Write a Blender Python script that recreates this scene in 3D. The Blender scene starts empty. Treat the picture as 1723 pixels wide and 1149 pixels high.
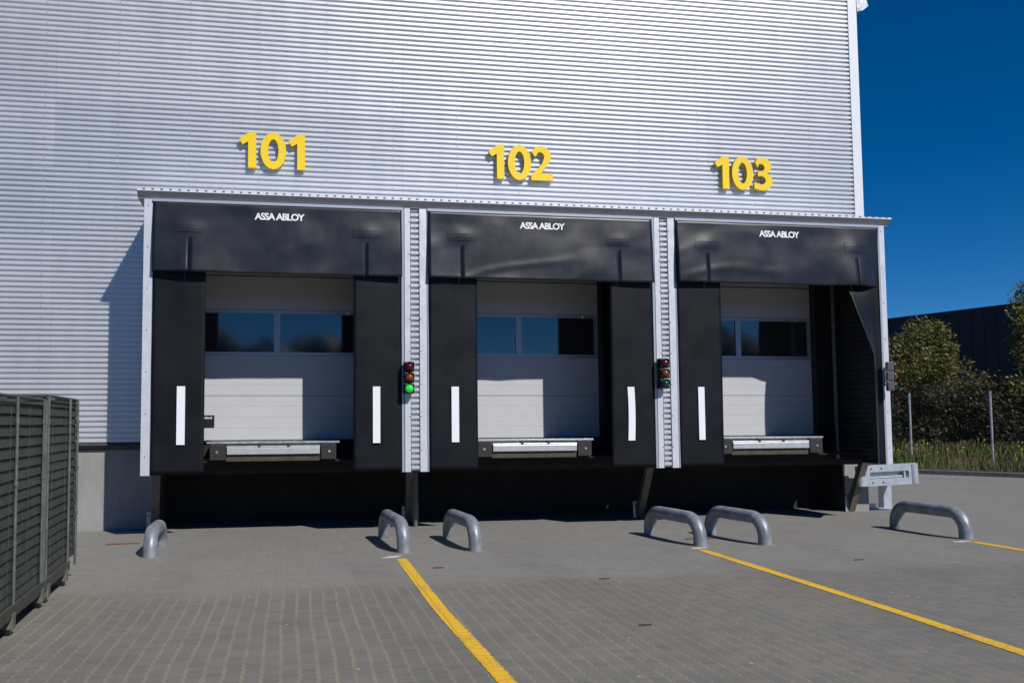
import bpy, bmesh, math, random
from mathutils import Vector, Matrix, noise
from mathutils.geometry import tessellate_polygon
random.seed(7)
sc = bpy.context.scene
COL = sc.collection
R = math.radians

# ------------------------------------------------------------------ camera, sky, sun
cam_d = bpy.data.cameras.new("camera")
cam = bpy.data.objects.new("camera", cam_d); COL.objects.link(cam)
YAW, PITCH, ROLL = 0.174492, 0.063663, -0.005999
f_ = Vector((math.sin(YAW)*math.cos(PITCH), math.cos(YAW)*math.cos(PITCH), math.sin(PITCH)))
r_ = Vector((math.cos(YAW), -math.sin(YAW), 0)); u_ = r_.cross(f_)
rr = r_*math.cos(ROLL) + u_*math.sin(ROLL); uu = -r_*math.sin(ROLL) + u_*math.cos(ROLL)
m = Matrix((rr, uu, -f_)).transposed().to_4x4()
m.translation = Vector((-3.6539, -12.9829, 1.4826))
cam.matrix_world = m
cam_d.sensor_fit = 'HORIZONTAL'; cam_d.sensor_width = 36
cam_d.lens = 1466.524/1723*36
cam_d.shift_x = 0.07545; cam_d.shift_y = 0.02578
cam_d.clip_end = 3000; cam_d.clip_start = 0.05
sc.camera = cam

sun_vec = Vector((0.55, -1.0, 1.07)).normalized()      # towards the sun
world = bpy.data.worlds.new("World"); sc.world = world; world.use_nodes = True
wn = world.node_tree; wn.nodes.clear()
sky = wn.nodes.new('ShaderNodeTexSky'); sky.sky_type = 'NISHITA'; sky.sun_disc = False
sky.sun_elevation = math.asin(sun_vec.z)
sky.sun_rotation = math.atan2(sun_vec.x, sun_vec.y)
sky.air_density = 0.7; sky.dust_density = 0.0; sky.ozone_density = 7.0; sky.altitude = 1500
bg = wn.nodes.new('ShaderNodeBackground'); bg.inputs['Strength'].default_value = 0.05
wo = wn.nodes.new('ShaderNodeOutputWorld')
hs = wn.nodes.new('ShaderNodeHueSaturation'); hs.inputs['Saturation'].default_value = 1.27; hs.inputs['Value'].default_value = 1.62
wn.links.new(sky.outputs[0], hs.inputs['Color']); wn.links.new(hs.outputs[0], bg.inputs[0]); wn.links.new(bg.outputs[0], wo.inputs[0])

sd = bpy.data.lights.new("sun", 'SUN'); sd.energy = 4.6; sd.angle = R(0.53); sd.color = (1.0, 0.95, 0.88)
so = bpy.data.objects.new("sun", sd); COL.objects.link(so)
so.rotation_euler = sun_vec.to_track_quat('Z', 'Y').to_euler(); so.location = (10, -20, 30)

sc.view_settings.view_transform = 'Standard'; sc.view_settings.look = 'None'
sc.view_settings.gamma = 1; sc.view_settings.exposure = 0.0

# ------------------------------------------------------------------ helpers
class MB:
    def __init__(s): s.v = []; s.f = []; s.mi = []; s.cur = 0; s.sm = []
    def add(s, vs, fs, smooth=False):
        o = len(s.v); s.v += [tuple(v) for v in vs]
        for f in fs: s.f.append([i+o for i in f]); s.mi.append(s.cur); s.sm.append(smooth)
        return s
    def box(s, x0, x1, y0, y1, z0, z1, M=None, bev=0.0):
        if bev > 0:
            bm = bmesh.new(); bmesh.ops.create_cube(bm, size=1)
            for v in bm.verts: v.co = Vector(((x0+x1)/2+v.co.x*(x1-x0), (y0+y1)/2+v.co.y*(y1-y0), (z0+z1)/2+v.co.z*(z1-z0)))
            bmesh.ops.bevel(bm, geom=bm.edges[:], offset=bev, segments=2, affect='EDGES', profile=0.5)
            bm.verts.index_update()
            vs = [(M @ v.co if M else v.co.copy()) for v in bm.verts]; fs = [[v.index for v in f.verts] for f in bm.faces]
            bm.free(); return s.add(vs, fs)
        vs = [Vector(p) for p in ((x0,y0,z0),(x1,y0,z0),(x1,y1,z0),(x0,y1,z0),(x0,y0,z1),(x1,y0,z1),(x1,y1,z1),(x0,y1,z1))]
        if M: vs = [M @ v for v in vs]
        return s.add(vs, [(0,3,2,1),(4,5,6,7),(0,1,5,4),(1,2,6,5),(2,3,7,6),(3,0,4,7)])
    def tube(s, path, r, n=12, cap=True, rs=None, smooth=True):
        path = [Vector(p) for p in path]; o = len(s.v); N = len(path)
        t0 = (path[1]-path[0]).normalized()
        ref = Vector((0,0,1)) if abs(t0.z) < .9 else Vector((1,0,0))
        a = t0.cross(ref).normalized()
        vs = []; 
        for i, p in enumerate(path):
            t = (path[min(i+1,N-1)]-path[max(i-1,0)]).normalized()
            a = (a - t*a.dot(t)).normalized(); b = t.cross(a)
            rad = rs[i] if rs else r
            for k in range(n):
                an = 2*math.pi*k/n; vs.append(p + (a*math.cos(an)+b*math.sin(an))*rad)
        fs = []
        for i in range(N-1):
            for k in range(n):
                k2 = (k+1) % n; fs.append((i*n+k, i*n+k2, (i+1)*n+k2, (i+1)*n+k))
        s.add(vs, fs, smooth)
        if cap: s.add(vs[:n], [tuple(range(n))[::-1]]); s.add(vs[-n:], [tuple(range(n))])
        return s
    def profile_x(s, prof, x0, x1, xs=None):
        """extrude an open (y,z) profile along x"""
        xs = xs or [x0, x1]; n = len(prof); vs = []
        for x in xs: vs += [(x, p[0], p[1]) for p in prof]
        fs = []
        for j in range(len(xs)-1):
            for i in range(n-1): fs.append((j*n+i, (j+1)*n+i, (j+1)*n+i+1, j*n+i+1))
        return s.add(vs, fs)
    def profile_y(s, prof, y0, y1):
        """extrude an open (x,z) profile along y"""
        n = len(prof); vs = [(p[0], y0, p[1]) for p in prof] + [(p[0], y1, p[1]) for p in prof]
        return s.add(vs, [(i, i+1, n+i+1, n+i) for i in range(n-1)])
    def prism(s, poly, y0, y1, M=None):
        """closed (x,z) polygon extruded in y"""
        n = len(poly)
        vs = [Vector((p[0], y0, p[1])) for p in poly] + [Vector((p[0], y1, p[1])) for p in poly]
        if M: vs = [M @ v for v in vs]
        tri = tessellate_polygon([[Vector((p[0], p[1], 0)) for p in poly]])
        fs = [tuple(t) for t in tri] + [tuple(n+i for i in reversed(t)) for t in tri]
        fs += [(i, (i+1) % n, n+(i+1) % n, n+i) for i in range(n)]
        return s.add(vs, fs)
    def build(s, name, mats, parent=None, recalc=True):
        me = bpy.data.meshes.new(name); me.from_pydata(s.v, [], s.f)
        if not isinstance(mats, (list, tuple)): mats = [mats]
        for mm in mats: me.materials.append(mm)
        me.polygons.foreach_set('material_index', s.mi); me.polygons.foreach_set('use_smooth', s.sm)
        if recalc:
            bm = bmesh.new(); bm.from_mesh(me); bmesh.ops.recalc_face_normals(bm, faces=bm.faces); bm.to_mesh(me); bm.free()
        me.update()
        o = bpy.data.objects.new(name, me); COL.objects.link(o)
        if parent: o.parent = parent
        return o

def tag(o, label=None, cat=None, group=None, kind=None):
    if label: o['label'] = label
    if cat: o['category'] = cat
    if group: o['group'] = group
    if kind: o['kind'] = kind
    return o
def empty(name, loc, label, cat, group=None, rz=0):
    o = bpy.data.objects.new(name, None); COL.objects.link(o); o.location = loc; o.rotation_euler = (0, 0, rz)
    o.empty_display_size = .2
    return tag(o, label, cat, group)
def children(o): return [c for c in bpy.data.objects if c.parent == o]
def copy_tree(o, parent=None):
    c = o.copy(); COL.objects.link(c); c.parent = parent
    for ch in children(o): copy_tree(ch, c)
    return c

# ------------------------------------------------------------------ materials
def mat(name, col, rough=.6, metal=0., spec=None, ior=None, noise_amt=0., noise_scale=3., bump=0., bump_scale=40., stretch=(1,1,1), emis=None, rough_var=0.):
    M_ = bpy.data.materials.new(name); M_.use_nodes = True; nt = M_.node_tree
    b = nt.nodes['Principled BSDF']; b.inputs['Roughness'].default_value = rough; b.inputs['Metallic'].default_value = metal
    b.inputs['Base Color'].default_value = (*col, 1)
    if ior: b.inputs['IOR'].default_value = ior
    if spec is not None: b.inputs['Specular IOR Level'].default_value = spec
    if emis: b.inputs['Emission Color'].default_value = (*emis[0], 1); b.inputs['Emission Strength'].default_value = emis[1]
    tc = nt.nodes.new('ShaderNodeTexCoord'); mp = nt.nodes.new('ShaderNodeMapping'); mp.inputs['Scale'].default_value = stretch
    nt.links.new(tc.outputs['Object'], mp.inputs[0])
    if noise_amt or rough_var:
        n = nt.nodes.new('ShaderNodeTexNoise'); n.inputs['Scale'].default_value = noise_scale; n.inputs['Detail'].default_value = 6; n.inputs['Roughness'].default_value = .6
        nt.links.new(mp.outputs[0], n.inputs[0])
        mr = nt.nodes.new('ShaderNodeMapRange'); mr.inputs[1].default_value = .3; mr.inputs[2].default_value = .7
        mr.inputs[3].default_value = 1-noise_amt; mr.inputs[4].default_value = 1+noise_amt
        nt.links.new(n.outputs[0], mr.inputs[0])
        mx = nt.nodes.new('ShaderNodeVectorMath'); mx.operation = 'SCALE'; mx.inputs[0].default_value = col
        nt.links.new(mr.outputs[0], mx.inputs['Scale']); nt.links.new(mx.outputs[0], b.inputs['Base Color'])
        if rough_var:
            m2 = nt.nodes.new('ShaderNodeMapRange'); m2.inputs[1].default_value = .3; m2.inputs[2].default_value = .7
            m2.inputs[3].default_value = rough-rough_var; m2.inputs[4].default_value = rough+rough_var
            nt.links.new(n.outputs[0], m2.inputs[0]); nt.links.new(m2.outputs[0], b.inputs['Roughness'])
    if bump:
        n2 = nt.nodes.new('ShaderNodeTexNoise'); n2.inputs['Scale'].default_value = bump_scale; n2.inputs['Detail'].default_value = 5
        nt.links.new(mp.outputs[0], n2.inputs[0])
        bp = nt.nodes.new('ShaderNodeBump'); bp.inputs['Strength'].default_value = bump; bp.inputs['Distance'].default_value = .02
        nt.links.new(n2.outputs[0], bp.inputs['Height']); nt.links.new(bp.outputs[0], b.inputs['Normal'])
    return M_


M_trim = mat('silver_trim', (.66, .69, .75), .4, .3, noise_amt=.05, noise_scale=6, rough_var=.05, bump=.06, bump_scale=8)
M_white = mat('white_trim', (.72, .75, .8), .4, .1, noise_amt=.03)
M_screw = mat('screw', (.10, .11, .12), .5, .5)
M_galv = mat('galvanised_steel', (.44, .48, .53), .42, .6, noise_amt=.22, noise_scale=14, rough_var=.12)
M_galv_d = mat('weathered_galvanised_pipe', (.235, .26, .295), .5, .3, noise_amt=.34, noise_scale=7, rough_var=.1)
M_gut = mat('underside_flashing', (.40, .42, .45), .45, .5, noise_amt=.1, noise_scale=5)
M_pvc = mat('black_curtain', (.0048, .0062, .0092), .5, 0, noise_amt=.16, noise_scale=2.5, bump=.05, bump_scale=3, rough_var=.06, spec=.24)
M_rubber = mat('black_rubber', (.02, .02, .022), .7, 0, noise_amt=.2, noise_scale=12)
M_rail = mat('bright_zinc_rail', (.50, .56, .62), .42, .45, noise_amt=.10, noise_scale=9, rough_var=.08)
M_hdr = mat('black_header_cloth', (.0105, .0125, .0180), .36, 0, noise_amt=.16, noise_scale=2.5, bump=.05, bump_scale=3, rough_var=.05, spec=.5)
M_retro = mat('reflective_white', (.80, .84, .90), .35, 0)
M_door = mat('pale_door_panel', (.50, .515, .545), .45, 0, noise_amt=.03, noise_scale=2)
M_dframe = mat('door_aluminium', (.42, .46, .52), .4, .4)
M_glass = mat('window_glass', (.030, .031, .033), .06, 0, ior=2.05, bump=.035, bump_scale=1.6)
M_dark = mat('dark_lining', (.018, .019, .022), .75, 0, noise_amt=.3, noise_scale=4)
M_steel_d = mat('dark_painted_steel', (.05, .052, .055), .55, .2, noise_amt=.25, noise_scale=9)
M_olive = mat('dusty_lip_steel', (.075, .068, .045), .6, .3, noise_amt=.3, noise_scale=10)
M_lip = mat('bright_lip_steel', (.62, .64, .66), .35, .5, noise_amt=.12, noise_scale=14)
M_pit_shade = mat('painted_pit_shade', (.022, .021, .020), .9, 0, noise_amt=.35, noise_scale=3)  # near-black colour stands in for the shade under the dock box
M_brace = mat('dull_steel_brace', (.13, .12, .105), .6, .3, noise_amt=.3, noise_scale=7)
M_plastic = mat('black_plastic', (.018, .018, .02), .35, 0)
M_housing = mat('grey_plastic_housing', (.125, .125, .11), .5, 0)
M_yellow = mat('yellow_letter', (.79, .55, .006), .45, 0)
M_yside = mat('letter_side', (.45, .33, .02), .6, 0)
M_txt = mat('white_print', (.78, .78, .82), .5, 0)
M_slat = mat('dull_green_slat', (.052, .058, .050), .55, .15, noise_amt=.42, noise_scale=7, stretch=(3, 3, .6))
M_cpost = mat('worn_cage_post', (.17, .19, .17), .42, .55, noise_amt=.4, noise_scale=6)
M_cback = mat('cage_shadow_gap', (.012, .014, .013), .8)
M_pipe = mat('grey_downpipe', (.10, .115, .125), .4, 0)
M_blackclad = mat('black_cladding', (.006, .008, .014), .6, 0)
M_soil = mat('verge_soil', (.045, .036, .026), .95, 0, noise_amt=.5, noise_scale=3, bump=.6, bump_scale=6)
M_grass = mat('verge_grass', (.075, .105, .02), .8, 0, noise_amt=.5, noise_scale=2)
M_drygrass = mat('dry_grass', (.13, .09, .05), .85, 0, noise_amt=.4, noise_scale=2)
M_flower = mat('yellow_flower', (.80, .62, .03), .6, 0)
M_bark = mat('bark', (.06, .048, .035), .9, 0, noise_amt=.3, noise_scale=6)
M_rust = mat('rusty_iron', (.17, .075, .035), .85, .2, noise_amt=.4, noise_scale=20)
M_debris = mat('dark_debris', (.045, .04, .034), .9)
M_kerb = mat('kerb_concrete', (.20, .19, .17), .9, 0, noise_amt=.25, noise_scale=8)
M_smear = mat('chalky_paint', (.5, .52, .52), .9, 0, noise_amt=.3, noise_scale=20)

def cladding():
    """silver coated sheet; long sheets differ a little in tone and gloss, faint streaks and dust near laps"""
    M_ = bpy.data.materials.new('silver_cladding'); M_.use_nodes = True; nt = M_.node_tree; L = nt.links; b = nt.nodes['Principled BSDF']
    b.inputs['Metallic'].default_value = .5
    tc = nt.nodes.new('ShaderNodeTexCoord'); sp = nt.nodes.new('ShaderNodeSeparateXYZ'); L.new(tc.outputs['Object'], sp.inputs[0])
    def m(op, a, c):
        n = nt.nodes.new('ShaderNodeMath'); n.operation = op
        for i, q in enumerate((a, c)):
            if isinstance(q, (int, float)): n.inputs[i].default_value = q
            elif q is not None: L.new(q, n.inputs[i])
        return n.outputs[0]
    col_i = m('FLOOR', m('DIVIDE', m('ADD', sp.outputs[0], 42.), 5.02), None); row_i = m('FLOOR', m('DIVIDE', m('SUBTRACT', sp.outputs[2], 1.222), .988), None)
    cv = nt.nodes.new('ShaderNodeCombineXYZ'); L.new(col_i, cv.inputs[0]); L.new(row_i, cv.inputs[2])
    wn_ = nt.nodes.new('ShaderNodeTexWhiteNoise'); L.new(cv.outputs[0], wn_.inputs[0])
    mp = nt.nodes.new('ShaderNodeMapping'); mp.inputs['Scale'].default_value = (1.6, 1, .22); L.new(tc.outputs['Object'], mp.inputs[0])
    n1 = nt.nodes.new('ShaderNodeTexNoise'); n1.inputs['Scale'].default_value = 2.2; n1.inputs['Detail'].default_value = 6; n1.inputs['Roughness'].default_value = .65; L.new(mp.outputs[0], n1.inputs[0])
    lap = m('LESS_THAN', m('ABSOLUTE', m('SUBTRACT', m('FRACT', m('DIVIDE', m('ADD', sp.outputs[0], 42.), 5.02), None), .5), None), .0)
    edge = m('GREATER_THAN', m('ABSOLUTE', m('SUBTRACT', m('FRACT', m('DIVIDE', m('ADD', sp.outputs[0], 42.), 5.02), None), .5), None), .4991)
    f = m('ADD', m('ADD', .93, m('MULTIPLY', wn_.outputs[0], .055)), m('MULTIPLY', m('SUBTRACT', n1.outputs[0], .5), .16))
    f = m('MULTIPLY', f, m('SUBTRACT', 1.0, m('MULTIPLY', edge, .12)))
    mx = nt.nodes.new('ShaderNodeVectorMath'); mx.operation = 'SCALE'; mx.inputs[0].default_value = (.755, .762, .778); L.new(f, mx.inputs['Scale']); L.new(mx.outputs[0], b.inputs['Base Color'])
    L.new(m('ADD', .33, m('ADD', m('MULTIPLY', wn_.outputs[0], .035), m('MULTIPLY', n1.outputs[0], .06))), b.inputs['Roughness'])
    return M_
M_clad = cladding()

def leaf_mat(name, col, vary):
    M_ = bpy.data.materials.new(name); M_.use_nodes = True; nt = M_.node_tree; b = nt.nodes['Principled BSDF']
    g = nt.nodes.new('ShaderNodeNewGeometry'); rp = nt.nodes.new('ShaderNodeValToRGB')
    nt.links.new(g.outputs['Random Per Island'], rp.inputs[0])
    rp.color_ramp.elements[0].color = (*[c*(1-vary) for c in col], 1); rp.color_ramp.elements[1].color = (*[c*(1+vary) for c in col], 1)
    nt.links.new(rp.outputs[0], b.inputs['Base Color']); b.inputs['Roughness'].default_value = .6
    tr = nt.nodes.new('ShaderNodeBsdfTranslucent'); nt.links.new(rp.outputs[0], tr.inputs[0])
    mx = nt.nodes.new('ShaderNodeMixShader'); mx.inputs[0].default_value = .3
    nt.links.new(b.outputs[0], mx.inputs[1]); nt.links.new(tr.outputs[0], mx.inputs[2]); nt.links.new(mx.outputs[0], nt.nodes['Material Output'].inputs[0])
    return M_
M_leaf = leaf_mat('spring_leaf', (.150, .152, .038), .65)
M_leaf2 = leaf_mat('brown_green_leaf', (.075, .072, .030), .6)
M_leaf3 = leaf_mat('dark_brush_leaf', (.045, .043, .024), .6)

def concrete():
    M_ = bpy.data.materials.new('plinth_concrete'); M_.use_nodes = True; nt = M_.node_tree; b = nt.nodes['Principled BSDF']; b.inputs['Roughness'].default_value = .9
    tc = nt.nodes.new('ShaderNodeTexCoord')
    n1 = nt.nodes.new('ShaderNodeTexNoise'); n1.inputs['Scale'].default_value = 2.2; n1.inputs['Detail'].default_value = 8; n1.inputs['Roughness'].default_value = .65
    n2 = nt.nodes.new('ShaderNodeTexNoise'); n2.inputs['Scale'].default_value = 60; n2.inputs['Detail'].default_value = 3
    mp = nt.nodes.new('ShaderNodeMapping'); mp.inputs['Scale'].default_value = (1, 1, .35)
    nt.links.new(tc.outputs['Object'], mp.inputs[0]); nt.links.new(mp.outputs[0], n1.inputs[0]); nt.links.new(tc.outputs['Object'], n2.inputs[0])
    r = nt.nodes.new('ShaderNodeValToRGB'); r.color_ramp.elements[0].position = .32; r.color_ramp.elements[1].position = .68
    r.color_ramp.elements[0].color = (.235, .24, .235, 1); r.color_ramp.elements[1].color = (.34, .345, .335, 1)
    nt.links.new(n1.outputs[0], r.inputs[0])
    mx = nt.nodes.new('ShaderNodeMix'); mx.data_type = 'RGBA'; mx.blend_type = 'MULTIPLY'; mx.inputs[0].default_value = .25
    nt.links.new(r.outputs[0], mx.inputs[6]); nt.links.new(n2.outputs[0], mx.inputs[7]); nt.links.new(mx.outputs[2], b.inputs['Base Color'])
    bp = nt.nodes.new('ShaderNodeBump'); bp.inputs['Strength'].default_value = .2; bp.inputs['Distance'].default_value = .01
    nt.links.new(n2.outputs[0], bp.inputs['Height']); nt.links.new(bp.outputs[0], b.inputs['Normal'])
    return M_
M_conc = concrete()

def paving(name, paint=None):
    """interlocking pavers laid on a grid turned 8.5 degrees; bright sandy joints away from the dock"""
    M_ = bpy.data.materials.new(name); M_.use_nodes = True; nt = M_.node_tree; L = nt.links
    b = nt.nodes['Principled BSDF']; b.inputs['Roughness'].default_value = .85; b.inputs['Specular IOR Level'].default_value = .3
    def N(t, **k):
        n = nt.nodes.new(t)
        for a, v in k.items(): setattr(n, a, v)
        return n
    def math_(op, a, b_=None, c=None):
        n = N('ShaderNodeMath', operation=op)
        for i, q in enumerate((a, b_, c)):
            if q is None: continue
            if isinstance(q, (int, float)): n.inputs[i].default_value = q
            else: L.new(q, n.inputs[i])
        return n.outputs[0]
    def noise_(scale, vec, detail=4, rough=.55):
        n = N('ShaderNodeTexNoise'); n.inputs['Scale'].default_value = scale; n.inputs['Detail'].default_value = detail; n.inputs['Roughness'].default_value = rough
        L.new(vec, n.inputs[0]); return n.outputs[0]
    def ramp(v, a, b_):
        n = N('ShaderNodeMapRange'); n.inputs[1].default_value = a; n.inputs[2].default_value = b_; L.new(v, n.inputs[0]); return n.outputs[0]
    def mixc(fac, a, b_):
        n = N('ShaderNodeMix', data_type='RGBA')
        if isinstance(fac, float): n.inputs[0].default_value = fac
        else: L.new(fac, n.inputs[0])
        for i, q in ((6, a), (7, b_)):
            if isinstance(q, tuple): n.inputs[i].default_value = (*q, 1)
            else: L.new(q, n.inputs[i])
        return n.outputs[2]
    geo = N('ShaderNodeNewGeometry'); pos = geo.outputs['Position']
    sp = N('ShaderNodeSeparateXYZ'); L.new(pos, sp.inputs[0]); x, y = sp.outputs[0], sp.outputs[1]
    ca, sa = math.cos(.012), math.sin(.012)
    wob = math_('MULTIPLY', math_('SUBTRACT', noise_(.9, pos, 2), .5), .05)
    u = math_('ADD', math_('SUBTRACT', math_('MULTIPLY', x, ca), math_('MULTIPLY', y, sa)), wob)
    v = math_('ADD', math_('ADD', math_('MULTIPLY', x, sa), math_('MULTIPLY', y, ca)), wob)
    PU, PV = .111, .090
    zig = math_('MULTIPLY', math_('ABSOLUTE', math_('SUBTRACT', math_('FRACT', math_('DIVIDE', v, PV)), .5)), .034)
    us = math_('DIVIDE', math_('ADD', u, zig), PU); vs = math_('DIVIDE', v, PV)
    fu = math_('ABSOLUTE', math_('SUBTRACT', math_('FRACT', us), .5)); fv = math_('ABSOLUTE', math_('SUBTRACT', math_('FRACT', vs), .5))
    # cell id
    cid = N('ShaderNodeCombineXYZ'); L.new(math_('FLOOR', us), cid.inputs[0]); L.new(math_('FLOOR', vs), cid.inputs[1])
    wn_ = N('ShaderNodeTexWhiteNoise'); L.new(cid.outputs[0], wn_.inputs[0])
    n_big = noise_(.35, pos, 5, .6); n_mid = noise_(2.2, pos, 5, .6); n_fine = noise_(45, pos, 4, .7)
    ju = ramp(fu, .385, .425); jv = ramp(fv, .41, .44)
    # near zone (towards the viewer): strong sandy joints, in patches
    zone = ramp(math_('ADD', y, math_('MULTIPLY', math_('SUBTRACT', noise_(.6, pos, 3), .5), 1.3)), -4.78, -5.12)
    leftness = ramp(math_('ADD', x, math_('MULTIPLY', math_('SUBTRACT', noise_(.5, pos, 2), .5), 3.)), 1.0, -3.0)
    patch = ramp(noise_(3.2, pos, 3), .30, .55)
    ju_a = math_('MULTIPLY', math_('MULTIPLY', ju, math_('ADD', math_('MULTIPLY', patch, .55), .12)), math_('ADD', math_('MULTIPLY', leftness, .42), .30))
    jv_a = math_('MULTIPLY', math_('MULTIPLY', jv, ramp(noise_(2.6, pos, 3), .38, .66)), math_('ADD', math_('MULTIPLY', leftness, .20), .14))
    jn = math_('MULTIPLY', math_('MAXIMUM', ju_a, jv_a), math_('ADD', math_('MULTIPLY', zone, .9), .10))
    tone = math_('ADD', math_('MULTIPLY', wn_.outputs[0], .35), math_('ADD', math_('MULTIPLY', n_mid, .4), math_('MULTIPLY', n_big, .25)))
    base_near = mixc(ramp(tone, .25, .75), (.122, .124, .120), (.172, .164, .150))
    base_far = mixc(ramp(math_('ADD', math_('MULTIPLY', tone, .6), math_('MULTIPLY', n_big, .4)), .3, .7), (.165, .166, .162), (.212, .208, .196))
    base = mixc(zone, base_far, base_near)
    # darker wheel polished / damp streaks and speckle
    spk = ramp(n_fine, .35, .70)
    base = mixc(math_('MULTIPLY', spk, .30), base, (.24, .22, .19))
    if paint:
        base = mixc(ramp(math_('ADD', math_('MULTIPLY', n_fine, .6), math_('MULTIPLY', n_mid, .4)), .36, .47), base, paint)
        sand = (.36, .24, .05); jn = math_('MULTIPLY', math_('MAXIMUM', ju, jv), .45)
    else: sand = (.30, .265, .185)
    col = mixc(jn, base, sand)
    wsp = N('ShaderNodeTexVoronoi'); wsp.inputs['Scale'].default_value = 3.2; L.new(pos, wsp.inputs[0])
    if not paint:
        col = mixc(math_('MULTIPLY', ramp(wsp.outputs['Distance'], .05, .035), .75), col, (.42, .40, .34))
        col = mixc(math_('MULTIPLY', ramp(noise_(.9, pos, 6, .7), .60, .72), .35), col, (.085, .082, .078))
    if not paint:
        # rubber marks left by reversing trucks: faint pairs of bands running straight at each bay
        for cx in (-3.75, -.07, 3.6):
            for dx in (-1.02, 1.02):
                xx = math_('ADD', math_('SUBTRACT', x, cx+dx), math_('MULTIPLY', math_('SUBTRACT', noise_(.25, pos, 2), .5), .9))
                band = ramp(math_('ABSOLUTE', xx), .34, .16)
                fac = math_('MULTIPLY', math_('MULTIPLY', band, ramp(noise_(1.6, pos, 4), .35, .75)), math_('MULTIPLY', ramp(y, -1.8, -3.4), .22))
                col = mixc(fac, col, (.055, .054, .052))
    L.new(col, b.inputs['Base Color'])
    h = math_('ADD', math_('MULTIPLY', math_('MAXIMUM', ju, jv), -.6), math_('ADD', math_('MULTIPLY', n_fine, .5), math_('MULTIPLY', wn_.outputs[0], .15)))
    bp = N('ShaderNodeBump'); bp.inputs['Strength'].default_value = .45; bp.inputs['Distance'].default_value = .006
    L.new(h, bp.inputs['Height']); L.new(bp.outputs[0], b.inputs['Normal'])
    return M_
M_pave = paving('paver_yard'); M_line = paving('yellow_road_paint', (.72, .43, .025))

# ------------------------------------------------------------------ key dimensions
P = 3.679; S = .353; XE = 5.445; ZB = .827; ZT = 4.475; YF = -1.142; WF = P-S
bays = (-P, 0.0, P); STR = (-P/2, P/2)
RIB = .076

def rib_profile(y_crest, z0, z1, depth=.031, sgn=1):
    """list of (y,z) for horizontal ribs, crest towards -y, upward facing flank at the top of each crest"""
    p = []; z = z0
    while z < z1 - 1e-6:
        p += [(y_crest+depth*sgn, z+.001), (y_crest+depth*sgn, z+.025), (y_crest, z+.028), (y_crest, z+.067), (y_crest+depth*sgn, z+.0755)]
        z += RIB
    return [(a, min(b, z1)) for a, b in p]

# ------------------------------------------------------------------ ground
g = MB(); g.add([(-700, -700, 0), (15.6, -700, 0), (15.6, 900, 0), (-700, 900, 0)], [(0, 1, 2, 3)])
# one sheet with finer faces is not needed: the pattern is procedural
g.add([(15.6, -700, 0), (900, -700, 0), (900, 900, 0), (15.6, 900, 0)], [(0, 1, 2, 3)])
gm = g.build('ground', M_pave, recalc=False); tag(gm, kind='structure')

def line_strip(name, pts, w, ext=None, seed=0):
    rnd = random.Random(seed); vs = []; n = len(pts); dense = []
    for i in range(n-1):
        a, b_ = Vector(pts[i]), Vector(pts[i+1]); k = max(2, int((b_-a).length/.053))
        for j in range(k): dense.append(a.lerp(b_, j/k))
    dense.append(Vector(pts[-1]))
    for i, p in enumerate(dense):
        t = (dense[min(i+1, len(dense)-1)]-dense[max(i-1, 0)]).normalized(); nn = Vector((-t.y, t.x))
        e = .0035*(1 if i % 2 else -1)
        a = p+nn*(w/2+e+rnd.uniform(-.003, .003)); c = p-nn*(w/2-e+rnd.uniform(-.003, .003))
        vs += [(a.x, a.y, .004), (c.x, c.y, .004)]
    fs = [(2*i, 2*i+1, 2*i+3, 2*i+2) for i in range(len(dense)-1)]
    o = MB().add(vs, fs).build(name, M_line, recalc=False); return o
for k, pts in enumerate([[(-2.345, -3.36), (-2.375, -4.9), (-2.395, -6.1), (-2.37, -8.05), (-2.37, -11.4)],
                         [(1.16, -3.42), (1.13, -4.9), (1.09, -6.38), (1.02, -8.05), (.94, -11.2)],
                         [(4.685, -3.53), (4.685, -4.3), (4.68, -6.5), (4.67, -9.0), (4.66, -11.0)]]):
    tag(line_strip('lane_line', pts, .112, seed=k), kind='structure')
for (x, y, a) in ((-2.42, -3.20, .5), (1.20, -3.30, .2), (4.60, -3.46, .1)):
    rnd = random.Random(int(x*10)); vs = []
    for k in range(14):
        an = 2*math.pi*k/14; rx = .13*(1+rnd.uniform(-.3, .3)); ry = .05*(1+rnd.uniform(-.4, .4))
        vs.append((x+rx*math.cos(an)*math.cos(a)-ry*math.sin(an)*math.sin(a), y+rx*math.cos(an)*math.sin(a)+ry*math.sin(an)*math.cos(a), .0025))
    tag(MB().add(vs, [tuple(range(14))]).build('paint_smear', M_smear, recalc=False), kind='structure')

# ------------------------------------------------------------------ warehouse
WH = empty('warehouse', (0, 0, 0), 'tall silver ribbed metal warehouse wall above the loading bays', 'building')
ZC = 1.21; ZR = 9.30; XL = -32.0; XC = 5.960
cl = MB()
zt0 = ZC + .012
zz = zt0 + math.ceil((4.62-zt0)/RIB)*RIB
cl.profile_x(rib_profile(0, zz, ZR), XL, XC-.12)
cl.profile_x(rib_profile(0, zt0, zz), XE-.02, XC-.12)
cl.profile_x(rib_profile(0, zt0, zz), XL, -XE+.02)
cl.cur = 1
rs = random.Random(3)
x = -12.0; c = 0
while x < XC-.2:
    z = zt0+.0445+(c % 2)*RIB
    while z < ZR:
        if not (abs(x) < XE+.1 and z < 4.6): cl.box(x-.0045, x+.0045, -.005, .002, z-.0045, z+.0045)
        z += 2*RIB
    x += 1.0; c += 1
cl.build('cladding', [M_clad, M_screw], WH, recalc=False)
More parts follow.
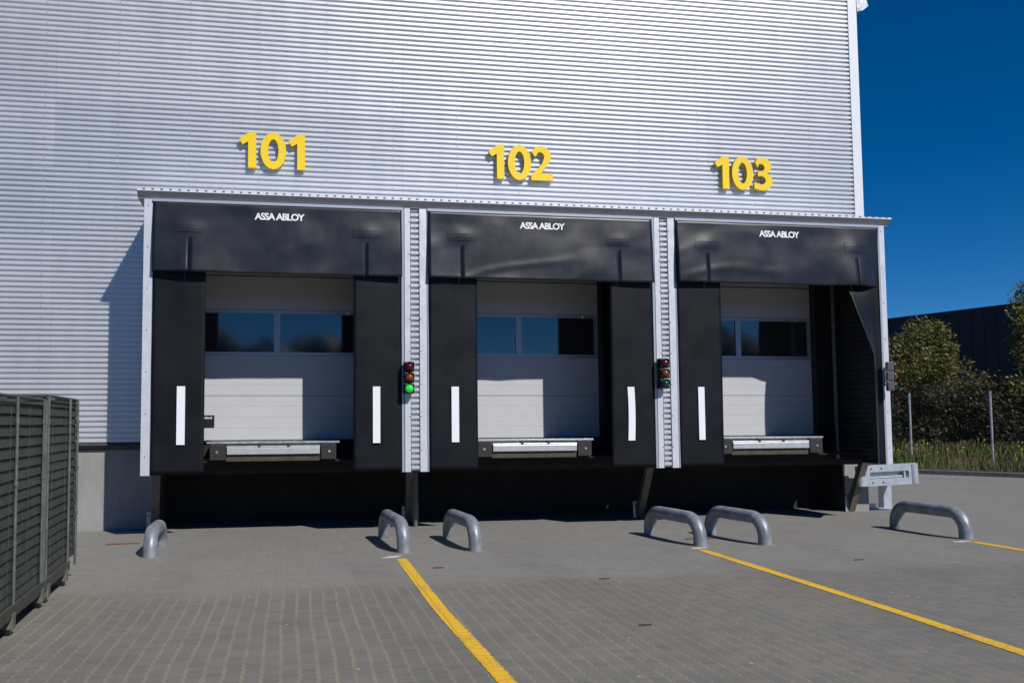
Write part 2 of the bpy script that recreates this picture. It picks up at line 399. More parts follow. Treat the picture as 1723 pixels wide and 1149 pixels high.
# black screen wall of the shell behind the shelters
bk = MB()
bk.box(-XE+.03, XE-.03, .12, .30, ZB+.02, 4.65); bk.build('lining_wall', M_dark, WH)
sidew = MB(); sidew.profile_y([(XC-p[0]-.002, p[1]) for p in rib_profile(.0, zt0, ZR)], .14, 46.0); sidew.build('side_cladding', M_clad, WH, recalc=False)
tr = MB(); tr.box(XC-.155, XC+.004, -.012, .004, ZC-.03, ZR+.1); tr.box(XC-.006, XC+.008, -.010, .15, ZC-.03, ZR+.1); tr.build('corner_trim', M_white, WH)
dr = MB()
for a, b_ in ((XL, -XE+.0), (XE, XC)):
    dr.profile_x([(.01, ZC+.03), (-.02, ZC+.006), (-.022, ZC-.01), (.03, ZC-.028), (.072, ZC-.082)], a, b_)
dr.build('drip_flashing', M_steel_d, WH)
pl = MB(); pl.box(XL, -5.36, .07, .82, -.2, ZC+.02); pl.box(5.495, XC-.04, .07, 46.0, -.2, ZC+.02); pl.build('concrete_plinth', M_conc, WH)
pt_ = MB(); pt_.box(-5.50, 5.62, .80, 1.0, -.2, 1.25); pt_.box(-5.40, 5.54, .02, .80, .975, 1.19); pt_.box(5.47, 5.493, .078, .80, -.1, .97); pt_.box(-5.358, -5.33, .078, .80, -.1, .97)  # last two boxes: added dark sheets painting shade over the concrete returns
pt_.build('pit_wall_shade', M_pit_shade, WH)
rf = MB(); rf.box(XL, XC-.02, .2, 46, ZR-.2, ZR-.05); rf.build('roof', M_gut, WH)
cp = MB(); cp.box(XL, XC+.03, -.05, .16, ZR+.10, ZR+.2); cp.build('parapet_coping', M_white, WH)
gu = MB(); gu.profile_y([(XC+.008, 8.60), (XC+.02, 8.44), (XC+.13, 8.47), (XC+.235, 8.55), (XC+.20, 8.66), (XC+.008, 8.70)], -.02, .35)
gu.add([(XC+.008, -.02, 8.60), (XC+.02, -.02, 8.44), (XC+.13, -.02, 8.47), (XC+.235, -.02, 8.55), (XC+.20, -.02, 8.66), (XC+.008, -.02, 8.70)], [(0, 1, 2, 3, 4, 5)])
gu.build('eaves_bracket', M_galv, WH)

# ------------------------------------------------------------------ dock housing (roof, side walls, dividing panels)
DH = empty('dock_housing', (0, YF, ZB), 'long box of steel posts and flat roof that carries the three dock shelters', 'canopy')
def dpart(mb, name, mt, **k):
    o = mb.build(name, mt, DH, **k); o.matrix_parent_inverse = Matrix.Translation((0, -YF, -ZB)); return o
# ribbed infill between the bays
for c in STR:
    b = MB(); b.profile_x(rib_profile(YF-.002, ZB+.012, ZT-.03, depth=.046), c-.095, c+.075)
    dpart(b, 'ribbed_panel', M_clad, recalc=False)
    b = MB()
    b.box(c-S/2+.032, c-S/2+.118, YF-.012, YF-.008, ZB+.0, ZT-.01); b.box(c-S/2+.112, c-S/2+.118, YF-.012, YF+.03, ZB, ZT-.01)
    b.box(c+S/2-.118, c+S/2-.012, YF-.012, YF-.008, ZB+.0, ZT-.01); b.box(c+S/2-.118, c+S/2-.112, YF-.012, YF+.03, ZB, ZT-.01)
    b.cur = 1
    for z in [ZB+.3+.45*k for k in range(9)]:
        for dx in (-S/2+.10, S/2-.10): b.box(c+dx-.006, c+dx+.006, YF-.017, YF-.011, z-.006, z+.006)
    dpart(b, 'trim', [M_trim, M_screw])
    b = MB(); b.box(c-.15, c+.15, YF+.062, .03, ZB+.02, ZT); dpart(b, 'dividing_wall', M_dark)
# outer posts
for s in (-1, 1):
    b = MB(); b.box(*sorted((s*(XE-.105), s*(XE+.004))), YF-.014, YF+.06, ZB, ZT-.01, bev=.004)
    b.cur = 1
    for z in [ZB+.25+.55*k for k in range(7)]: b.box(s*(XE-.05)-.006, s*(XE-.05)+.006, YF-.018, YF-.013, z-.006, z+.006)
    dpart(b, 'post', [M_trim, M_screw])
    b = MB(); pr = rib_profile(.0, ZB+.02, ZT)
    b.profile_y([(s*(XE-p[0]), p[1]) for p in pr], YF+.06, .13); b.profile_y([(s*(XE-.045+p[0]), p[1]) for p in pr], YF+.06, .13)
    b.box(*sorted((s*(XE-.052), s*XE)), YF+.06, .02, ZB-.0, ZB+.022)
    dpart(b, 'side_cladding', M_steel_d if s > 0 else M_clad, recalc=False)
b = MB(); b.box(5.235, 5.27, -.13, -.09, ZB+.05, 4.1); dpart(b, 'inner_rail', M_galv)
# roof with chamfered front flashing
b = MB(); z0 = ZT
b.profile_x([(.0, z0+.125), (YF-.085, z0+.105), (YF-.085, z0+.082)], -XE-.085, XE+.085)
b.cur = 1
b.profile_x([(YF-.085, z0+.082), (YF-.030, z0+.020), (YF-.014, z0+.012), (YF-.012, z0-.006)], -XE-.085, XE+.085)
for s in (-1, 1): b.add([(s*(XE+.085), 0, z0+.125), (s*(XE+.085), YF-.085, z0+.105), (s*(XE+.085), YF-.085, z0+.082), (s*(XE+.085), YF-.012, z0-.006), (s*(XE+.085), 0, z0-.006)], [(0, 1, 2, 3, 4)])
b.add([(-XE-.085, YF-.012, z0-.006), (XE+.085, YF-.012, z0-.006), (XE+.085, 0, z0-.006), (-XE-.085, 0, z0-.006)], [(0, 1, 2, 3)])
b.cur = 2; x = -XE
while x < XE+.05:
    b.box(x-.016, x+.016, YF-.0895, YF-.080, z0+.098, z0+.113); x += .1135
dpart(b, 'roof', [M_white, M_gut, M_screw], recalc=False)
# bracing legs under the box
for (xf, yf, xt, yt, zt_) in ((-5.41, -.04, -5.33, -.52, .84), (-1.77, -.04, -1.825, -.52, .84), (1.862, -.04, 1.856, -.52, .84), (5.585, .045, 5.585, -.40, .93)):
    b = MB(); a = Vector((xf, yf, 0)); t = Vector((xt, yt, zt_)); w = .055
    prof = [(-w, 0), (w, 0)]
    vs = []
    for q in (a, t):
        for dx, dy in ((-w, 0), (w, 0), (w, .012), (-w+.012, .012), (-w+.012, .11), (-w, .11)): vs.append((q.x+dx, q.y+dy, q.z))
    b.add(vs, [(0, 1, 7, 6), (1, 2, 8, 7), (2, 3, 9, 8), (3, 4, 10, 9), (4, 5, 11, 10), (5, 0, 6, 11)])
    b.cur = 1
    b.box(xf-.11, xf+.05, yf-.0, yf+.02, .0, .26, bev=.003); b.cur = 2
    for dz in (.06, .2): b.box(xf-.085, xf-.065, yf-.012, yf, dz, dz+.02)
    dpart(b, 'brace', [M_brace, M_galv, M_screw])
b = MB(); b.box(-XE+.02, XE-.12, -.62, -.52, ZB-.02, ZB+.06); dpart(b, 'cross_beam', M_pit_shade)  # beam coloured with the painted shade

# ------------------------------------------------------------------ dock shelters
def sheet(name, x0, x1, z0, z1, y, parent, nx=24, nz=24, amp=.006, seed=0, fn=None, mt=None, thick=.004, smooth=True):
    mb = MB(); vs = []
    for j in range(nz+1):
        for i in range(nx+1):
            x = x0+(x1-x0)*i/nx; z = z0+(z1-z0)*j/nz
            edge = 1.0
            d = noise.noise(Vector((x*1.3+seed*7.1, z*1.1, seed)))*amp + noise.noise(Vector((x*3.1, z*2.7+seed, seed*3)))*amp*.4
            p = Vector((x, y+d*edge, z))
            if fn: p = fn(p, (x-x0)/(x1-x0), (z-z0)/(z1-z0))
            vs.append(p)
    n = nx+1; fs = []
    for j in range(nz):
        for i in range(nx): fs.append((j*n+i, j*n+i+1, (j+1)*n+i+1, (j+1)*n+i))
    # back face for real thickness
    o = len(vs); back = [v+Vector((0, thick, 0)) for v in vs]
    mb.add(vs+back, fs+[tuple(o+k for k in reversed(f)) for f in fs] +
           [(i, o+i, o+i+1, i+1) for i in range(nx)] + [(nz*n+i, nz*n+i+1, o+nz*n+i+1, o+nz*n+i) for i in range(nx)] +
           [(j*n, (j+1)*n, o+(j+1)*n, o+j*n) for j in range(nz)] + [(j*n+nx, o+j*n+nx, o+(j+1)*n+nx, (j+1)*n+nx) for j in range(nz)], smooth)
    return mb.build(name, mt or M_pvc, parent, recalc=False)

def text_mesh(name, txt, width, height, loc, mt, parent, depth=.002, bold=.02, sp=.86):
    cu = bpy.data.curves.new(name, 'FONT'); cu.body = txt; cu.size = 1; cu.extrude = .5; cu.offset = bold; cu.space_character = sp
    cu.resolution_u = 4
    to = bpy.data.objects.new(name, cu); COL.objects.link(to)
    dg = bpy.context.evaluated_depsgraph_get(); me = bpy.data.meshes.new_from_object(to.evaluated_get(dg))
    bpy.data.objects.remove(to); bpy.data.curves.remove(cu)
    xs = [v.co.x for v in me.vertices]; ys = [v.co.y for v in me.vertices]
    sx = width/(max(xs)-min(xs)); sz = height/(max(ys)-min(ys)); mx0, my0 = min(xs), min(ys)
    for v in me.vertices:
        v.co = Vector((loc[0]+(v.co.x-mx0)*sx, loc[1]-v.co.z*depth*2, loc[2]+(v.co.y-my0)*sz))
    me.name = name; me.materials.clear(); me.materials.append(mt); me.update()
    o = bpy.data.objects.new(name, me); COL.objects.link(o); o.parent = parent; return o

slits = ((-4.863, -2.517), (-1.187, 1.133), (2.497, 4.915))
curt = ((-4.65, -2.69), (-.962, .996), (2.713, 4.80))
marks = (((-5.000, -4.895), (-2.427, -2.327)), ((-1.338, -1.234), (1.230, 1.332)), ((2.317, 2.413), None))
shl = ('black fabric dock shelter of the left bay under the number 101', 'black fabric dock shelter of the middle bay under the number 102',
       'black fabric dock shelter of the right bay under the number 103, right curtain swung out')
HB = (3.495, 3.495, 3.52)
for k, c in enumerate(bays):
    T = empty('dock_shelter', (c, YF, ZB), shl[k], 'dock shelter', 'black dock shelters')
    inv = Matrix.Translation((-c, -YF, -ZB))
    def A(o, T=T, inv=inv):
        o.matrix_parent_inverse = inv; return o
    xl, xr = c-WF/2+.008, c+WF/2-.008
    # aluminium frame around the opening
    b = MB(); b.box(xl-.006, xr+.006, YF-.036, YF+.05, ZT-.043, ZT-.008)
    b.box(xr-.002, xr+.030, YF-.016, YF+.03, ZB+.0, ZT-.012); b.box(xl-.012, xl+.004, YF-.010, YF+.03, ZB+.0, ZT-.042)
    A(b.build('frame', M_dframe, T))
    # header: one cloth with two slits -> three strips joined above
    a, d = slits[k]; zs = 3.97; hb = HB[k]
    bulge = .05 if k < 2 else .07
    def hf(p, u, v, c=c, xl=xl, xr=xr, k=k):
        uu_ = (p.x-xl)/(xr-xl); vv = (ZT-.045-p.z)/1.0
        # cloth tension folds running from the top corners to the middle, soft dents over the springs
        p.y += -.015*math.sin(math.pi*max(0, min(1, vv)))
        for cx in slits[k]:
            p.y += -.012*math.exp(-((p.x-cx)/.17)**2-((p.z-4.10)/.10)**2)
        p.y += .012*math.sin(uu_*9+vv*4+k*2)*vv*.5
        fold_ = noise.noise(Vector((uu_*2.6+k*5.3, vv*1.2, 4.2)))
        p.y -= (.060+.05*fold_)*max(0, vv)**1.8
        p.y -= .0075*max(0, 1-abs(noise.noise(Vector((uu_*2.2+vv*1.6+k*2.1, vv*1.3-uu_*1.1, 8.8))))*5.0)*min(1, max(0, vv)*2)*min(1, max(0, vv+.2))
        p.z -= .018*math.sin(math.pi*uu_)*vv*.4
        if k == 2 and p.x > slits[k][1]-.35:
            q = min(1, (p.x-slits[k][1]+.35)/.75); p.y += .10*math.sin(q*math.pi)*min(1, vv*1.2)*-1 + .10*q*vv
        return p
    rows = [hb+(zs-hb)*i/14 for i in range(15)] + [zs+(ZT-.042-zs)*i/14 for i in range(1, 15)]
    segs = ((xl+.004, a, .005, 12), (a, d, -.002, 46), (d, xr-.002, .006, 12)); me_v = []; me_f = []
    for q, (s0, s1, dy, nx) in enumerate(segs):
        o0 = len(me_v)
        for z in rows:
            w = max(0, (zs-z)/(zs-hb)); w2 = w*w*(3-2*w); g0 = .003*min(1, w*3)
            for i in range(nx+1):
                t = i/nx; x = s0+(s1-s0)*t + (g0*(1-t) if q > 0 else 0) - (g0*t if q < 2 else 0)
                d_ = noise.noise(Vector((x*1.3+(k+1)*7.1, z*1.1, k+1)))*.016+noise.noise(Vector((x*3.1, z*2.7+k+1, (k+1)*3)))*.0064
                d_ *= min(1, (ZT-.042-z)/.15)
                p = hf(Vector((x, YF-.030+d_, z)), 0, 0); p.y += dy*w2 - (.012*w2*t if q == 0 else 0) - (.010*w2*(1-t) if q == 2 else 0)
                me_v.append(p)
        for j in range(len(rows)-1):
            for i in range(nx): me_f.append((o0+j*(nx+1)+i, o0+j*(nx+1)+i+1, o0+(j+1)*(nx+1)+i+1, o0+(j+1)*(nx+1)+i))
    bm = bmesh.new(); bv = [bm.verts.new(p) for p in me_v]
    for f in me_f: bm.faces.new([bv[i] for i in f]).smooth = True
    bmesh.ops.remove_doubles(bm, verts=bm.verts, dist=.0004)
    bmesh.ops.solidify(bm, geom=bm.faces[:], thickness=.004)
    for f in bm.faces: f.smooth = abs(f.normal.y) > .5
    me = bpy.data.meshes.new('header_curtain'); bm.to_mesh(me); bm.free(); me.materials.append(M_hdr)
    hc = bpy.data.objects.new('header_curtain', me); COL.objects.link(hc); hc.parent = T; A(hc)
    for cx in slits[k]:
        b = MB(); b.box(cx-.05, cx+.05, YF+.022, YF+.026, hb, 4.02); A(b.build('slit_sun_block', M_dark, T))  # added strip, stops sun leaking through the slit onto the door
        b = MB(); n = 10; x0, x1 = cx-.19, cx+.17
        vs = []
        for j in range(4):
            for i in range(n+1):
                pz = 4.03+.15*j/3; px = x0+(x1-x0)*i/n
                d_ = noise.noise(Vector((px*1.3+(k+1)*7.1, pz*1.1, k+1)))*.016+noise.noise(Vector((px*3.1, pz*2.7+k+1, (k+1)*3)))*.016*.4
                p = hf(Vector((px, YF-.030+d_, pz)), 0, 0); p.y -= .006; vs.append(p)
        fs = [(j*(n+1)+i, j*(n+1)+i+1, (j+1)*(n+1)+i+1, (j+1)*(n+1)+i) for j in range(3) for i in range(n)]
        b.add(vs, fs); A(b.build('spring_patch', M_hdr, T, recalc=False))
    # maker's lettering printed on the header
    lx = c-.340; tx = text_mesh('lettering', 'ASSA ABLOY', .665, .098, (lx, 0, 4.225), M_txt, hc, depth=.0008, bold=.028)
    for v in tx.data.vertices:
        d_ = noise.noise(Vector((v.co.x*1.3+(k+1)*7.1, v.co.z*1.1, k+1)))*.016+noise.noise(Vector((v.co.x*3.1, v.co.z*2.7+k+1, (k+1)*3)))*.0064
        q_ = hf(Vector((v.co.x, YF-.030+d_, v.co.z)), 0, 0); v.co.y += q_.y - .007
    # side curtains
    il, ir = curt[k]
    def cf(side, k=k):
        def f(p, u, v):
            p.y += .010*math.sin(v*5+k+side)*((1-u) if side > 0 else u)
            return p
        return f
    zc0 = ZB+.02
    lo = sheet('side_curtain', xl+.004, il, zc0, 4.38, YF-.012, T, nx=14, nz=64, amp=.010, seed=k+11, fn=cf(-1)); A(lo)
    if k < 2:
        ro = sheet('side_curtain', ir, xr-.002, zc0, 4.38, YF-.012, T, nx=14, nz=64, amp=.010, seed=k+21, fn=cf(1)); A(ro)
    else:
        def fold(p, u, v):
            w = xr-.002-p.x
            th = R(49)*min(1, max(0, (3.50-p.z)/1.05))**.75
            if w < 0: w = 0
            h_ = min(w, .09); bend = w-h_          # stays flat beside the post, then swings out towards the yard
            return Vector((xr-.002-h_-bend*math.cos(th), p.y-bend*math.sin(th), p.z))
        ro = sheet('side_curtain', ir-.02, xr-.002, zc0, 4.38, YF-.012, T, nx=20, nz=84, amp=.008, seed=31, fn=fold); A(ro); ro['label'] = 'right curtain swung outwards from the bay, seen edge on'
    for q, mk in enumerate(marks[k]):
        par = (lo, ro)[q]
        if mk:
            b = MB(); vs = []; n = 16; yb = YF-.030
            for j in range(n+1):
                z = 1.225+.765*j/n; dx = .012*math.sin(j/n*3.0)*(1 if q else 0)*(1 if k == 1 else 0)
                x_ = (mk[0]+mk[1])/2
                vs += [(mk[0]+dx, yb, z), (mk[1]+dx, yb, z)]
            fs = [(2*j, 2*j+1, 2*j+3, 2*j+2) for j in range(n)]
            o_ = len(vs); vs2 = [(v[0], v[1]+.012, v[2]) for v in vs]
            b.add(vs+vs2, fs+[(2*j, 2*j+2, o_+2*j+2, o_+2*j) for j in range(n)]+[(2*j+1, o_+2*j+1, o_+2*j+3, 2*j+3) for j in range(n)]+[(0, o_, o_+1, 1), (2*n, 2*n+1, o_+2*n+1, o_+2*n)])
            o = b.build('reflective_strip', M_retro, par, recalc=True)
        else:
            b = MB(); vs = []
            for j in range(17):
                z = 1.225+.765*j/16; p = fold(Vector((xr-.13, YF-.012, z)), 0, (z-zc0)/(3.62-zc0)); p2 = fold(Vector((xr-.23, YF-.012, z)), 0, (z-zc0)/(3.62-zc0))
                nrm = (p2-p).cross(Vector((0, 0, 1))).normalized()
                if nrm.x > 0: nrm = -nrm
                vs += [p+nrm*.012, p2+nrm*.012]
            b.add(vs, [(2*j, 2*j+1, 2*j+3, 2*j+2) for j in range(16)])
            o = b.build('reflective_strip', M_retro, par, recalc=False)

# ------------------------------------------------------------------ overhead doors
dl = ('pale panelled overhead door with window band behind the left dock shelter, black handle plate at its left',
      'pale panelled overhead door with window band behind the middle dock shelter',
      'pale panelled overhead door with window band behind the right dock shelter')
for k, c in enumerate(bays):
    T = empty('overhead_door', (c, -.05, 1.25), dl[k], 'door', 'overhead doors of the loading bays')
    inv = Matrix.Translation((-c, .05, -1.25))
    def A(o, inv=inv): o.matrix_parent_inverse = inv; return o
    x0, x1 = c-1.33, c+1.25; yd = .030
    # grooved lower leaf
    pr = [(.11, 1.262), (yd, 1.262)]; z = 1.262
    zg = [1.272+.1575*j for j in range(1, 8)]
    for z in zg:
        big = abs(z-1.902) < .01
        dd = .012 if big else .003; h = .008 if big else .004
        pr += [(yd, z-h), (yd+dd, z-h*.3), (yd+dd, z+h*.3), (yd, z+h)]
    pr += [(yd, 2.490), (.11, 2.490)]
    b = MB(); b.profile_x(pr, x0, x1); b.add([(x1, p[0], p[1]) for p in ((.11, 1.262), (yd, 1.262), (yd, 2.49), (.11, 2.49))], [(0, 1, 2, 3)])
    A(b.build('door_panel', M_door, T, recalc=False))
    b = MB(); b.box(x0, x1, yd+.001, .11, 3.168, 4.0); b.cur = 1; b.box(x0, x1, yd-.002, yd+.02, 3.66, 3.675)
    o = A(b.build('door_panel', [M_door, M_screw], T)); o['label'] = 'upper door panel in the shade above the window band'
    b = MB(); b.box(x0, x1, yd+.002, .10, 1.232, 1.258, bev=.004); A(b.build('rubber_seal', M_rubber, T))
    W = MB(); mc = c-.04
    W.box(x0, x1, yd-.006, yd+.03, 2.494, 2.545); W.box(x0, x1, yd-.006, yd+.03, 3.115, 3.164)
    W.box(mc-.045, mc+.045, yd-.006, yd+.03, 2.545, 3.115); W.box(x1-.06, x1, yd-.006, yd+.03, 2.545, 3.115); W.box(x0, x0+.06, yd-.006, yd+.03, 2.545, 3.115)
    wo_ = A(W.build('window', M_dframe, T))
    for (a, b2) in ((x0+.06, mc-.045), (mc+.045, x1-.06)):
        g = MB(); g.box(a, b2, yd+.012, yd+.020, 2.545, 3.115); o = g.build('pane', M_glass, wo_)
    b = MB(); b.box(x1+.012, x1+.075, yd-.03, .115, 1.20, 4.1); A(b.build('guide_rail', M_steel_d, T)); b = MB(); b.box(x0-.075, x0-.012, yd-.03, .115, 1.20, 4.1); A(b.build('guide_rail', M_steel_d, T))
    if k == 0:
        b = MB(); b.box(-4.86, -4.606, yd-.012, yd-.0, 1.448, 1.622, bev=.003); hp = A(b.build('handle_plate', M_plastic, T))
        o = text_mesh('lettering', 'Crawford', .20, .035, (-4.84, yd-.013, 1.568), M_txt, hp, depth=.002, bold=.02, sp=.9)

# ------------------------------------------------------------------ dock levellers
ll = ('steel dock leveller with pale lip and black bumpers at the foot of the left bay', 'steel dock leveller with pale lip and black bumpers at the foot of the middle bay',
      'steel dock leveller with pale lip and black bumpers at the foot of the right bay')
for k, c in enumerate(bays):
    cc = c-.072
    T = empty('dock_leveller', (cc, -.866, 1.0), ll[k], 'dock leveller', 'dock levellers')
    inv = Matrix.Translation((-cc, .866, -1.0))
    def A(o, inv=inv): o.matrix_parent_inverse = inv; return o
    b = MB(); b.box(cc-.88, cc+.88, -.851, .02, 1.235, 1.250); A(b.build('platform', M_lip if False else M_brace, T))
    b = MB(); b.box(cc-.89, cc+.89, -.868, -.851, 1.228, 1.252, bev=.002); A(b.build('platform_edge', M_galv, T))
    b = MB(); b.box(cc-.63, cc+.63, -.856, -.826, 1.170, 1.226); A(b.build('hinge_plate', M_steel_d, T))
    b = MB(); b.box(cc-.620, cc+.620, -.916, -.881, 1.082, 1.170, bev=.004)
    b.box(cc-.625, cc+.625, -.911, -.858, 1.172, 1.194, bev=.003)
    lp = A(b.build('lip', M_lip, T))
    for dx in (-.19, .20):
        b = MB(); b.box(cc+dx-.016, cc+dx+.016, -.926, -.866, 1.185, 1.215, bev=.003)
        A(b.build('lip_hinge', M_steel_d, T))
    b = MB(); b.box(cc-.63, cc+.63, -.881, -.836, .99, 1.078); A(b.build('front_beam', M_olive, T))
    for s in (-1, 1):
        q = sorted((cc+s*.635, cc+s*.845)); b = MB(); b.box(q[0], q[1], -.916, -.776, 1.004, 1.224, bev=.008); bo = A(b.build('bumper', M_rubber, T))
        b = MB(); xm = (q[0]+q[1])/2+s*.01; b.tube([(xm, -.917, 1.115), (xm, -.926, 1.115)], .018, 10); o = b.build('bolt', M_galv, bo)
    b = MB(); b.box(c-1.55, c+1.55, -.84, -.80, .975, .990); b.box(c-1.55, c+1.55, -.80, .0, .985, 1.0)
    A(b.build('base_plate', M_pit_shade, T))  # plate blackened like the shade around it

# ------------------------------------------------------------------ bay numbers
def arc(cx, cz, rx, rz, a0, a1, n=20):
    return [(cx+rx*math.cos(R(a0+(a1-a0)*i/n)), cz+rz*math.sin(R(a0+(a1-a0)*i/n))) for i in range(n+1)]
def digit_poly(d):
    if d == '1':
        return [[(.255, 0), (.475, 0), (.475, 1.0), (.285, 1.0), (.0, .79), (.105, .645), (.255, .735)]], .475
    if d == '0':
        return [arc(.355, .5, .355, .515, 0, 360, 40)[:-1], arc(.355, .5, .145, .325, 0, 360, 32)[:-1]], .71
    if d == '2':
        o = [(.02, .83)] + arc(.30, .73, .315, .285, 128, -12, 16) + [(.565, .56), (.47, .42), (.33, .23), (.30, .195), (.665, .195), (.665, 0), (.0, 0), (.0, .155), (.24, .385)]
        i = [(.335, .50)] + arc(.275, .70, .125, .135, -10, 118, 10) + [(.125, .685)]
        return [o+i], .665
    o = [(.045, .845)] + arc(.29, .755, .30, .26, 128, -38, 16) + [(.44, .535), (.44, .52)] + arc(.27, .29, .35, .30, 42, -108, 18) + [(.0, .05), (.0, .235)] + \
        arc(.235, .305, .155, .13, -95, 78, 12) + [(.13, .43), (.13, .585), (.22, .592)] + arc(.225, .70, .135, .115, -60, 112, 12) + [(.13, .70)]
    return [o], .62
def digit_mesh(name, d, x, z, h, parent):
    polys, w = digit_poly(d); mb = MB(); y0, y1 = -.078, -.030
    pts = [[Vector((x+p[0]*h*.985, z+p[1]*h, 0)) for p in poly] for poly in polys]
    flat = [q for poly in pts for q in poly]; n = len(flat)
    tri = tessellate_polygon(pts)
    vs = [(q.x, y0, q.y) for q in flat] + [(q.x, y1, q.y) for q in flat]
    mb.add(vs, [tuple(t) for t in tri]); mb.add(vs, [tuple(n+i for i in t) for t in tri]); mb.cur = 1
    off = 0
    for poly in pts:
        k = len(poly); mb.add(vs, [(off+i, off+(i+1) % k, n+off+(i+1) % k, n+off+i) for i in range(k)]); off += k
    return mb.build(name, [M_yellow, M_yside], parent)
nl = {'101': 'large yellow standing-off number 101 on the silver wall above the left bay', '102': 'large yellow standing-off number 102 on the silver wall above the middle bay',
      '103': 'large yellow standing-off number 103 on the silver wall above the right bay'}
for txt, xs in (('101', (-4.288, -3.975, -3.572)), ('102', (-.515, -.205, .170)), ('103', (3.255, 3.555, 3.945))):
    T = empty('bay_number', (xs[0], -.03, 5.26), nl[txt], 'number sign', 'yellow bay numbers')
    for d, x in zip(txt, xs):
        o = digit_mesh('digit', d, x, 5.258, .535, T); o.matrix_parent_inverse = Matrix.Translation((-xs[0], .03, -5.26))

# ------------------------------------------------------------------ traffic lights (built facing -y, origin at the back)
def lens_mat(name, col, e=0):
    return mat(name, col, .12, 0, emis=(col, e) if e else None, spec=.6)
M_r = lens_mat('unlit_red_lens', (.085, .003, .006)); M_a = lens_mat('unlit_amber_lens', (.22, .042, .006)); M_g0 = lens_mat('unlit_green_lens', (.002, .055, .028)); M_g1 = lens_mat('lit_green_lens', (.01, .55, .04), .55)
def traffic_light(loc, rz, label, lit, k):
    T = empty('traffic_light', loc, label, 'traffic light', 'three-lamp traffic lights', rz)
    b = MB(); b.box(-.05, .05, -.03, .0, .08, .36, bev=.004); b.build('bracket', M_galv, T)
    for j, mt in enumerate((M_g1 if lit else M_g0, M_a, M_r)):
        z = .075+.148*j
        b = MB(); b.box(-.072, .072, -.125, -.030, z-.070, z+.070, bev=.014); b.cur = 1; b.box(-.066, .066, -.134, -.124, z-.066, z+.066, bev=.010)
        hs = b.build('housing', [M_housing if k == 2 else M_plastic, M_plastic], T)
        # dome lens
        b = MB(); vs = [(0, -.134-.050, z)]; nr = 6; ns = 20
        for i in range(1, nr+1):
            ph = i/nr*math.pi/2
            for q in range(ns):
                an = 2*math.pi*q/ns; vs.append((.056*math.sin(ph)*math.cos(an), -.134-.050*math.cos(ph), z+.056*math.sin(ph)*math.sin(an)))
        fs = [(0, 1+q, 1+(q+1) % ns) for q in range(ns)]
        for i in range(nr-1):
            for q in range(ns): fs.append((1+i*ns+q, 1+(i+1)*ns+q, 1+(i+1)*ns+(q+1) % ns, 1+i*ns+(q+1) % ns))
        b.add(vs, fs, True); b.build('lens', mt, hs, recalc=True)
        # visor: short hood round the upper part
        b = MB(); vs = []; n = 18
        for i in range(n+1):
            an = R(-15+210*i/n); dl_ = .045*(.35+.65*max(0, math.sin(an)))
            for rad in (.0605, .0645):
                vs += [(rad*math.cos(an), -.132, z+rad*math.sin(an)), (rad*math.cos(an), -.132-dl_, z+rad*math.sin(an))]
        fs = []
        for i in range(n):
            a = 4*i; c_ = 4*(i+1); fs += [(a, a+1, c_+1, c_), (a+2, c_+2, c_+3, a+3), (a+1, a+3, c_+3, c_+1)]
        b.add(vs, fs, True); b.build('visor', M_plastic, hs, recalc=True)
    return T
traffic_light((-1.942, YF-.014, 1.885), R(0), 'traffic light with lit green lamp between bays 101 and 102', True, 0)
traffic_light((1.735, YF-.014, 1.955), R(10), 'traffic light with no lamp lit, between bays 102 and 103', False, 1)
traffic_light((XE-.175, YF-.125, 1.925), R(62), 'traffic light turned sideways on the outer post of bay 103', False, 2)

# ------------------------------------------------------------------ bent pipe barriers
hl = ('bent grey pipe barrier at the left edge of bay 101, seen end on', 'bent grey pipe barrier at the head of the yellow line below the green traffic light',
      'bent grey pipe barrier at the left of bay 102, with no yellow line in front', 'bent grey pipe barrier at the head of the middle yellow line',
      'bent grey pipe barrier in bay 103, directly right of the middle yellow line', 'bent grey pipe barrier at the far right beyond the silver crash rail')
for lab, (fx, fy), (rx, ry), H in zip(hl, ((-5.10, -2.65), (-2.252, -2.885), (-1.418, -2.95), (1.306, -3.12), (2.104, -3.20), (4.806, -3.265)),
                                      ((-5.10, -1.75), (-2.325, -1.58), (-1.50, -1.74), (1.17, -1.98), (1.955, -2.13), (4.745, -2.08)), (.27, .315, .315, .315, .315, .32)):
    a = Vector((fx, fy, 0)); b_ = Vector((rx, ry, 0)); dv = (b_-a); Ln = dv.length; dv.normalize()
    T = empty('pipe_barrier', a, lab, 'barrier', 'bent pipe barriers')
    rb = .23; path = [Vector((0, 0, -.05)), Vector((0, 0, H-rb))]
    slope = .10
    def pt2(s_, z_): return dv*s_ + Vector((0, 0, z_))
    path = [pt2(0, -.03), pt2(0.0, max(.02, H-rb))]
    for i in range(1, 9):
        an = R(90*i/8); path.append(pt2(rb*(1-math.cos(an)), H-rb+rb*math.sin(an)))
    for i in range(0, 9):
        an = R(90*i/8); path.append(pt2(Ln-rb+rb*math.sin(an), H-rb+rb*math.cos(an)))
    path.append(pt2(Ln, -.03))
    mb = MB(); mb.tube(path, .079, 24); mb.build('pipe', M_galv_d, T)
    for q in (a, b_):
        mb = MB(); v = q-a; n = 20
        vs = [(v.x+.125*math.cos(2*math.pi*i/n), v.y+.125*math.sin(2*math.pi*i/n), .0035) for i in range(n)]
        vs2 = [(p[0], p[1], -.02) for p in vs]
        mb.add(vs+vs2, [tuple(range(n))]+[(i, n+i, n+(i+1) % n, (i+1) % n) for i in range(n)]); mb.build('mortar_collar', M_kerb, T)

